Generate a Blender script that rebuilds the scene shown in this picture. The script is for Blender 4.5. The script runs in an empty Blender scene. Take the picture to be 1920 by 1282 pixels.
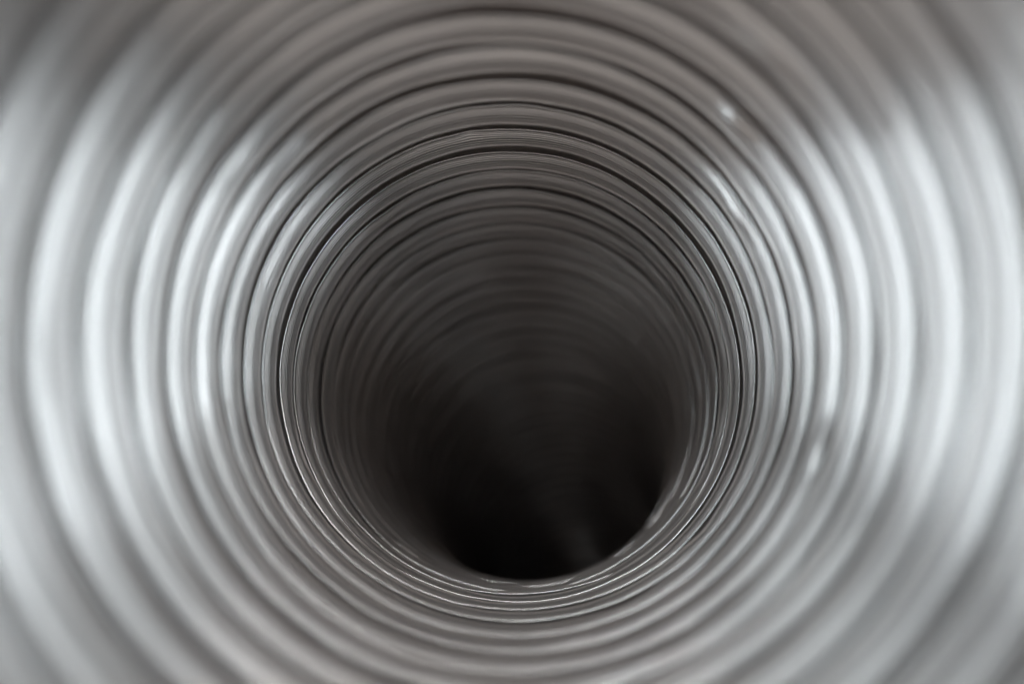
import bpy, math
import numpy as np

# ------------------------------------------------------------------ camera, world, lamps, exposure
R = 0.0625                      # inner radius of the duct in metres (125 mm duct)
CAM_Z = 1.0                     # height of the lens
S = bpy.context.scene

cam = bpy.data.cameras.new('camera')
cam.sensor_width = 36.0
cam.lens = 30.0
cam.clip_start = 0.005
cam.clip_end = 50.0
cam.dof.use_dof = True
cam.dof.focus_distance = 3.80 * R
cam.dof.aperture_fstop = 4.3
cam.dof.aperture_blades = 0
cam_o = bpy.data.objects.new('camera', cam)
S.collection.objects.link(cam_o)
cam_o.location = (0, 0, CAM_Z)
cam_o.rotation_euler = (math.radians(90), 0, 0)
S.camera = cam_o

w = bpy.data.worlds.new('World')
S.world = w
w.use_nodes = True
w.node_tree.nodes['Background'].inputs[0].default_value = (0.78, 0.91, 1.0, 1)
w.node_tree.nodes['Background'].inputs[1].default_value = 0.075


def area_lamp(name, loc, target, sx, sy, power, col):
    l = bpy.data.lights.new(name, 'AREA')
    l.shape = 'RECTANGLE'
    l.size, l.size_y = sx, sy
    l.energy = power
    l.color = col
    o = bpy.data.objects.new(name, l)
    S.collection.objects.link(o)
    o.location = loc
    d = np.array(target) - np.array(loc)
    from mathutils import Vector
    o.rotation_euler = Vector(d).to_track_quat('-Z', 'Y').to_euler()
    return o


MOUTH = (0, 0.08, CAM_Z)
COOL = (0.79, 0.92, 1.0)
area_lamp('window_light', (-0.74, -0.80, CAM_Z - 0.08), MOUTH, 0.36, 0.70, 15.0, COOL)
area_lamp('window_light', (0.72, -0.86, CAM_Z + 0.10), MOUTH, 0.36, 0.64, 13.5, COOL)
area_lamp('upper_fill_light', (-0.62, -1.20, CAM_Z + 0.62), MOUTH, 0.9, 0.40, 8.0, (0.80, 0.925, 1.0))  # added fill lamp, brightens the lower right wall
area_lamp('upper_fill_light', (0.66, -1.20, CAM_Z + 0.60), MOUTH, 0.9, 0.40, 6.5, (0.80, 0.925, 1.0))  # added fill lamp, brightens the lower left wall
area_lamp('upper_fill_light', (-0.02, -1.30, CAM_Z + 0.66), MOUTH, 0.8, 0.16, 8.5, (0.95, 0.98, 1.0))  # narrow lamp added for glints along the bottom rim
area_lamp('lower_fill_light', (0.0, -1.00, CAM_Z - 0.72), MOUTH, 1.9, 0.6, 7.0, (1.0, 0.965, 0.935))  # fill lamp added from below to lift the upper wall, no table there

S.view_settings.view_transform = 'Standard'
S.view_settings.look = 'None'
S.view_settings.gamma = 1.0
S.view_settings.exposure = -0.33
S.render.engine = 'CYCLES'
S.cycles.max_bounces = 6
S.cycles.glossy_bounces = 6
S.cycles.diffuse_bounces = 8
S.cycles.sample_clamp_indirect = 2.0
S.cycles.caustics_reflective = True
S.cycles.blur_glossy = 0.8
S.cycles.use_denoising = True
S.cycles.use_adaptive_sampling = False
S.cycles.use_light_tree = False

# ------------------------------------------------------------------ noise helpers
rng = np.random.default_rng(11)


def noise1(x, freq, seed):
    """smooth value noise of one variable, about -1..1"""
    g = np.random.default_rng(seed).uniform(-1, 1, 4096)
    t = x * freq + 1000
    i = np.floor(t).astype(int)
    q = t - i
    q = q * q * q * (q * (6 * q - 15) + 10)
    return g[i % 4096] * (1 - q) + g[(i + 1) % 4096] * q


# ------------------------------------------------------------------ centreline of the duct (units of R)
PITCH = 0.240
CAMBER = 0.0015
K0, K1 = -4, 55                 # windings: index 0 begins where s = 0
sl = np.linspace(-2.0, 16.0, 3601)
ds = sl[1] - sl[0]
tilt = np.where(sl > 0, 0.0745 * sl, 0.0)
tilt = np.minimum(tilt, 1.25)
yaw = np.where(sl > 1, 0.0125 * (sl - 1), 0.0) + np.where(sl > 2.4, 0.028 * (sl - 2.4), 0.0)
i0 = np.argmin(abs(sl))
def integ(v):
    c = np.cumsum(v) * ds
    return c - c[i0]
cx = integ(np.sin(yaw) * np.cos(tilt))
cy = integ(np.cos(yaw) * np.cos(tilt)) + 1600 / 920
cz = integ(-np.sin(tilt)) + 0.026


def place(s, th, r):
    """point of the duct wall at arc length s, angle th, radius r (all in R)"""
    a = np.interp(s, sl, tilt)
    b = np.interp(s, sl, yaw)
    X = np.interp(s, sl, cx)
    Y = np.interp(s, sl, cy)
    Z = np.interp(s, sl, cz)
    co, si = r * np.cos(th), r * np.sin(th)
    px = X + co * np.cos(b) + si * np.sin(b) * np.sin(a)
    py = Y - co * np.sin(b) + si * np.sin(a) * np.cos(b)
    pz = Z + si * np.cos(a)
    return np.stack([px * R, py * R, pz * R + CAM_Z], -1)


# ------------------------------------------------------------------ rolled profile of one winding
# a folded strip: a flat face with three fine beads and a rolled end bead, and between
# two faces a narrow slot that opens into a wider, undercut pocket
prof = [(0.0, -.130), (.09, -.130), (.16, -.124), (.215, -.110), (.24, -.085), (.245, -.055), (.235, -.030), (.21, -.015), (.17, -.0100),
        (.13, -.0082), (.108, -.0072), (.099, -.0056), (.096, -.0036), (.099, -.0018), (.106, -.0006), (.116, .0)]
hair = np.random.default_rng(5)
cuts = ((.185, .0095), (.262, .0080), (.345, .0095), (.440, .0070), (.560, .0140), (.690, .0060))
cols = [.128, .150]
for c, _ in cuts:
    cols += [c - .021, c - .014, c - .008, c - .003, c + .003, c + .008, c + .014, c + .021]
cols += [.227, .303, .385, .405, .475, .500, .520, .600, .630, .655, .730, .750, .770]
for a in sorted(cols):
    h = float(hair.uniform(-.0004, .0004))
    for c, dep in cuts:
        h -= dep * max(0.0, 1 - (abs(a - c) / .016) ** 1.5)
    h -= .0035 * min(1.0, max(0.0, (a - .56) / .20))
    prof.append((a, .0006 + h))                                   # beads pressed along the strip
for k in range(9):
    prof.append((.785 + .082 * k / 8, .0006 - .0035 * (1 - k / 8) + .0060 * math.sin(math.pi * k / 8) ** 2))
prof += [(.876, .0), (.882, -.0006), (.887, -.0018), (.889, -.0036), (.887, -.0056), (.879, -.0072), (.858, -.0082), (.83, -.0100),
         (.785, -.015), (.775, -.030), (.765, -.055), (.77, -.085), (.79, -.110), (.85, -.124), (.92, -.130), (1.0, -.130)]
prof = np.array(prof)
PA, PH = prof[:, 0], prof[:, 1].copy()
NP = len(PA)
fade = np.clip((PH + .125) / .08, 0, 1)
PH += fade * (.001 * (.5 - PA) / .4 - CAMBER * np.clip((PA - .5) / .42, -1, 1) ** 2)

NS = 168                        # segments round one turn
t = np.arange(NS + 1) / NS

dents = []
for _ in range(210):
    dents.append((rng.uniform(K0, K1), rng.uniform(.15, .85), rng.uniform(.006, .022), rng.uniform(.10, .30), float(np.clip(rng.normal(0, .008), -.014, .014))))


def surf(n, a, h):
    """n: turns along the helix (continuous), a: place across the strip, h: inward height"""
    th = math.pi - 2 * math.pi * n
    s = PITCH * (n + a)
    b = np.clip((a - .01) / .06, 0, 1) * np.clip((.99 - a) / .06, 0, 1)
    s = s + PITCH * (0.024 * noise1(n + 0 * a, 3.1, 1) + 0.012 * noise1(n + 0 * a, 9.0, 2)) * b
    r = 1 - h
    r = r + .004 * np.cos(2 * th + .6 + .12 * s) + .0018 * np.cos(3 * th + 1.9)
    r = r + b * (.0024 * noise1(n, 4.0, 3) + .0022 * noise1(n, 15.0, 4) + .0009 * noise1(n, 36.0, 9))
    r = r + b * (a - .5) * (.006 * noise1(n, 5.0, 5) + .007 * noise1(n, 17.0, 6) + .004 * noise1(n, 47.0, 7))
    r = r + b * (a - .5) ** 2 * (.03 * noise1(n, 11.0, 8))
    for (dn, da, wn, wa, dh) in dents:
        m = np.abs(n - dn) < 4 * wn
        if m.any():
            r = r + np.where(m, dh * np.exp(-((n - dn) / wn) ** 2 - ((a - da) / wa) ** 2), 0) * b
    return place(s, th, r)


def mesh_from_grid(name, P, Nrm, UV, mat, close=True):
    """P: (rows, cols, 3) grid -> one smooth mesh with given normals and uv"""
    nr, nc = P.shape[:2]
    idx = np.arange(nr * nc).reshape(nr, nc)
    q = np.stack([idx[:-1, :-1], idx[1:, :-1], idx[1:, 1:], idx[:-1, 1:]], -1).reshape(-1, 4)
    me = bpy.data.meshes.new(name)
    me.vertices.add(nr * nc)
    me.vertices.foreach_set('co', P.reshape(-1).astype(np.float32))
    me.loops.add(q.size)
    me.loops.foreach_set('vertex_index', q.reshape(-1).astype(np.int32))
    me.polygons.add(len(q))
    me.polygons.foreach_set('loop_start', (np.arange(len(q)) * 4).astype(np.int32))
    me.polygons.foreach_set('loop_total', np.full(len(q), 4, np.int32))
    uv = me.uv_layers.new(name='UVMap')
    uv.data.foreach_set('uv', UV.reshape(-1, 2)[q.reshape(-1)].reshape(-1).astype(np.float32))
    me.update(calc_edges=True)
    me.polygons.foreach_set('use_smooth', np.ones(len(q), bool))
    me.normals_split_custom_set_from_vertices(Nrm.reshape(-1, 3).astype(np.float32))
    me.materials.append(mat)
    me.update()
    return me


# ------------------------------------------------------------------ materials
def metal(name, base, rough, aniso):
    m = bpy.data.materials.new(name)
    m.use_nodes = True
    nt = m.node_tree
    N, Lk = nt.nodes, nt.links
    b = N['Principled BSDF']
    uv = N.new('ShaderNodeUVMap'); uv.uv_map = 'UVMap'

    def nz(sx, sy, detail, rgh=.6):
        mp = N.new('ShaderNodeMapping')
        mp.inputs['Scale'].default_value = (sx, sy, 1)
        Lk.new(uv.outputs[0], mp.inputs[0])
        t_ = N.new('ShaderNodeTexNoise')
        t_.noise_dimensions = '2D'
        t_.inputs['Scale'].default_value = 1
        t_.inputs['Detail'].default_value = detail
        t_.inputs['Roughness'].default_value = rgh
        Lk.new(mp.outputs[0], t_.inputs['Vector'])
        return t_.outputs[0]

    lines = nz(5, 1500, 1)          # rolling marks along the strip (uv in metres)
    b.inputs['Roughness'].default_value = rough
    cr = N.new('ShaderNodeMix'); cr.data_type = 'RGBA'
    cr.inputs['A'].default_value = (*[c * .62 for c in base], 1)
    cr.inputs['B'].default_value = (*base, 1)
    Lk.new(lines, cr.inputs['Factor'])
    Lk.new(cr.outputs['Result'], b.inputs['Base Color'])
    b.inputs['Metallic'].default_value = 1.0
    b.inputs['Anisotropic'].default_value = aniso
    b.inputs['Anisotropic Rotation'].default_value = .25
    tg = N.new('ShaderNodeTangent'); tg.direction_type = 'UV_MAP'; tg.uv_map = 'UVMap'
    Lk.new(tg.outputs[0], b.inputs['Tangent'])
    return m


M_ALU = metal('rolled_aluminium', (.85, .787, .752), .29, .92)
M_SEAM = metal('folded_aluminium_edge', (.89, .85, .82), .14, .0)

# ------------------------------------------------------------------ the duct: one thing, a winding per turn of the strip
duct = bpy.data.objects.new('aluminium_duct', None)
S.collection.objects.link(duct)
duct.location = (0, 0.14, CAM_Z)
duct.empty_display_size = .02
duct['label'] = 'flexible corrugated aluminium duct seen from inside, bending down into darkness'
duct['category'] = 'duct'
off = np.array(duct.location)


def normals(P_of, n, a, h):
    """analytic-like normals by finite differences, pointing to the axis"""
    e = 1e-4
    dn = P_of(n + e, a, h) - P_of(n - e, a, h)
    return dn


def grid_normals(G):
    """normals of a grid along the helix (axis 0, continuous) and across (axis 1)"""
    d0 = np.gradient(G, axis=0)
    d1 = np.gradient(G, axis=1)
    nn = np.cross(d0, d1)
    nn /= np.linalg.norm(nn, axis=-1, keepdims=True) + 1e-20
    return nn


arc = np.concatenate([[0], np.cumsum(np.hypot(np.diff(PA) * PITCH, np.diff(PH)))]) * R
# smooth rolled hems on the near and the far edge of each winding: (name, place across, height, radius)
HEMS = (('folded_seam', .098, -.0026, .0040), ('rolled_edge', .888, -.0034, .0024))
sa = np.arange(11) / 10 * 2 * math.pi

for k in range(K0, K1):
    # one extra column at each end so that the normals run on into the next winding
    tt = np.concatenate([[-1 / NS], t, [1 + 1 / NS]])
    n = (k + tt)[:, None]
    n, a = np.broadcast_arrays(n, PA[None, :])
    h = np.broadcast_to(PH[None, :], n.shape)
    G = surf(n, a, h)
    nn = grid_normals(G)[1:-1]
    G = G[1:-1]
    # orient towards the axis
    mid = place(PITCH * (n[1:-1] + a[1:-1]), 0 * n[1:-1], 0)
    flip = np.sum(nn * (mid - G), -1).mean() < 0
    if flip:
        nn = -nn
    # outside skin of the foil, 0.08 mm out
    out = G - nn * 0.00008
    UV = np.stack(np.broadcast_arrays(((k + t) * 2 * math.pi * R)[:, None], arc[None, :] + 0.011 * (k % 7)), -1)
    order = slice(None) if not flip else slice(None, None, -1)
    keep = np.r_[0:NP:5, NP - 1][::-1]
    P = np.concatenate([G, out[:, keep]], 1)
    P = np.concatenate([P, P[:, :1]], 1)
    Nn = np.concatenate([nn, -nn[:, keep], nn[:, :1]], 1)
    U = np.concatenate([UV, UV[:, keep], UV[:, :1]], 1)
    if flip:
        P, Nn, U = P[::-1], Nn[::-1], U[::-1]
    me = mesh_from_grid('winding', P - off, Nn, U, M_ALU)
    wo = bpy.data.objects.new('winding', me)
    S.collection.objects.link(wo)
    wo.parent = duct
    # its hems
    for hname, ha, hh, hr in HEMS:
        SA = ha + hr / PITCH * np.cos(sa)
        SH = hh + hr * np.sin(sa)
        n, a = np.broadcast_arrays((k + tt)[:, None], SA[None, :])
        G = surf(n, a, np.broadcast_to(SH[None, :], n.shape))
        nn = grid_normals(G)[1:-1]
        G = G[1:-1]
        U = np.stack(np.broadcast_arrays(((k + t) * 2 * math.pi * R)[:, None], (sa * hr * R)[None, :] + .02), -1)
        ctr = G[:, :-1].mean(1, keepdims=True)
        if np.sum(nn * (G - ctr), -1).mean() < 0:
            G, nn, U = G[::-1], -nn[::-1], U[::-1]
        me = mesh_from_grid(hname, G - off, nn, U, M_SEAM)
        so = bpy.data.objects.new(hname, me)
        S.collection.objects.link(so)
        so.parent = wo

# ------------------------------------------------------------------ far end of the duct, out of sight round the bend: added disc that keeps stray light out
ang = np.linspace(0, 2 * math.pi, 65)
rad = np.array([1.2, .8, .4, .02])
send = PITCH * (K1 + .6)
G = place(np.full((65, 4), send) - .25 * (1 - rad[None, :]) * 0, np.broadcast_to(ang[:, None], (65, 4)), np.broadcast_to(rad[None, :], (65, 4)))
nn = grid_normals(G)
U = np.stack(np.broadcast_arrays((ang * R)[:, None], (rad * R)[None, :]), -1)
me = mesh_from_grid('end_light_block', G - off, nn, U, M_SEAM)
eo = bpy.data.objects.new('end_light_block', me)
S.collection.objects.link(eo)
eo.parent = duct
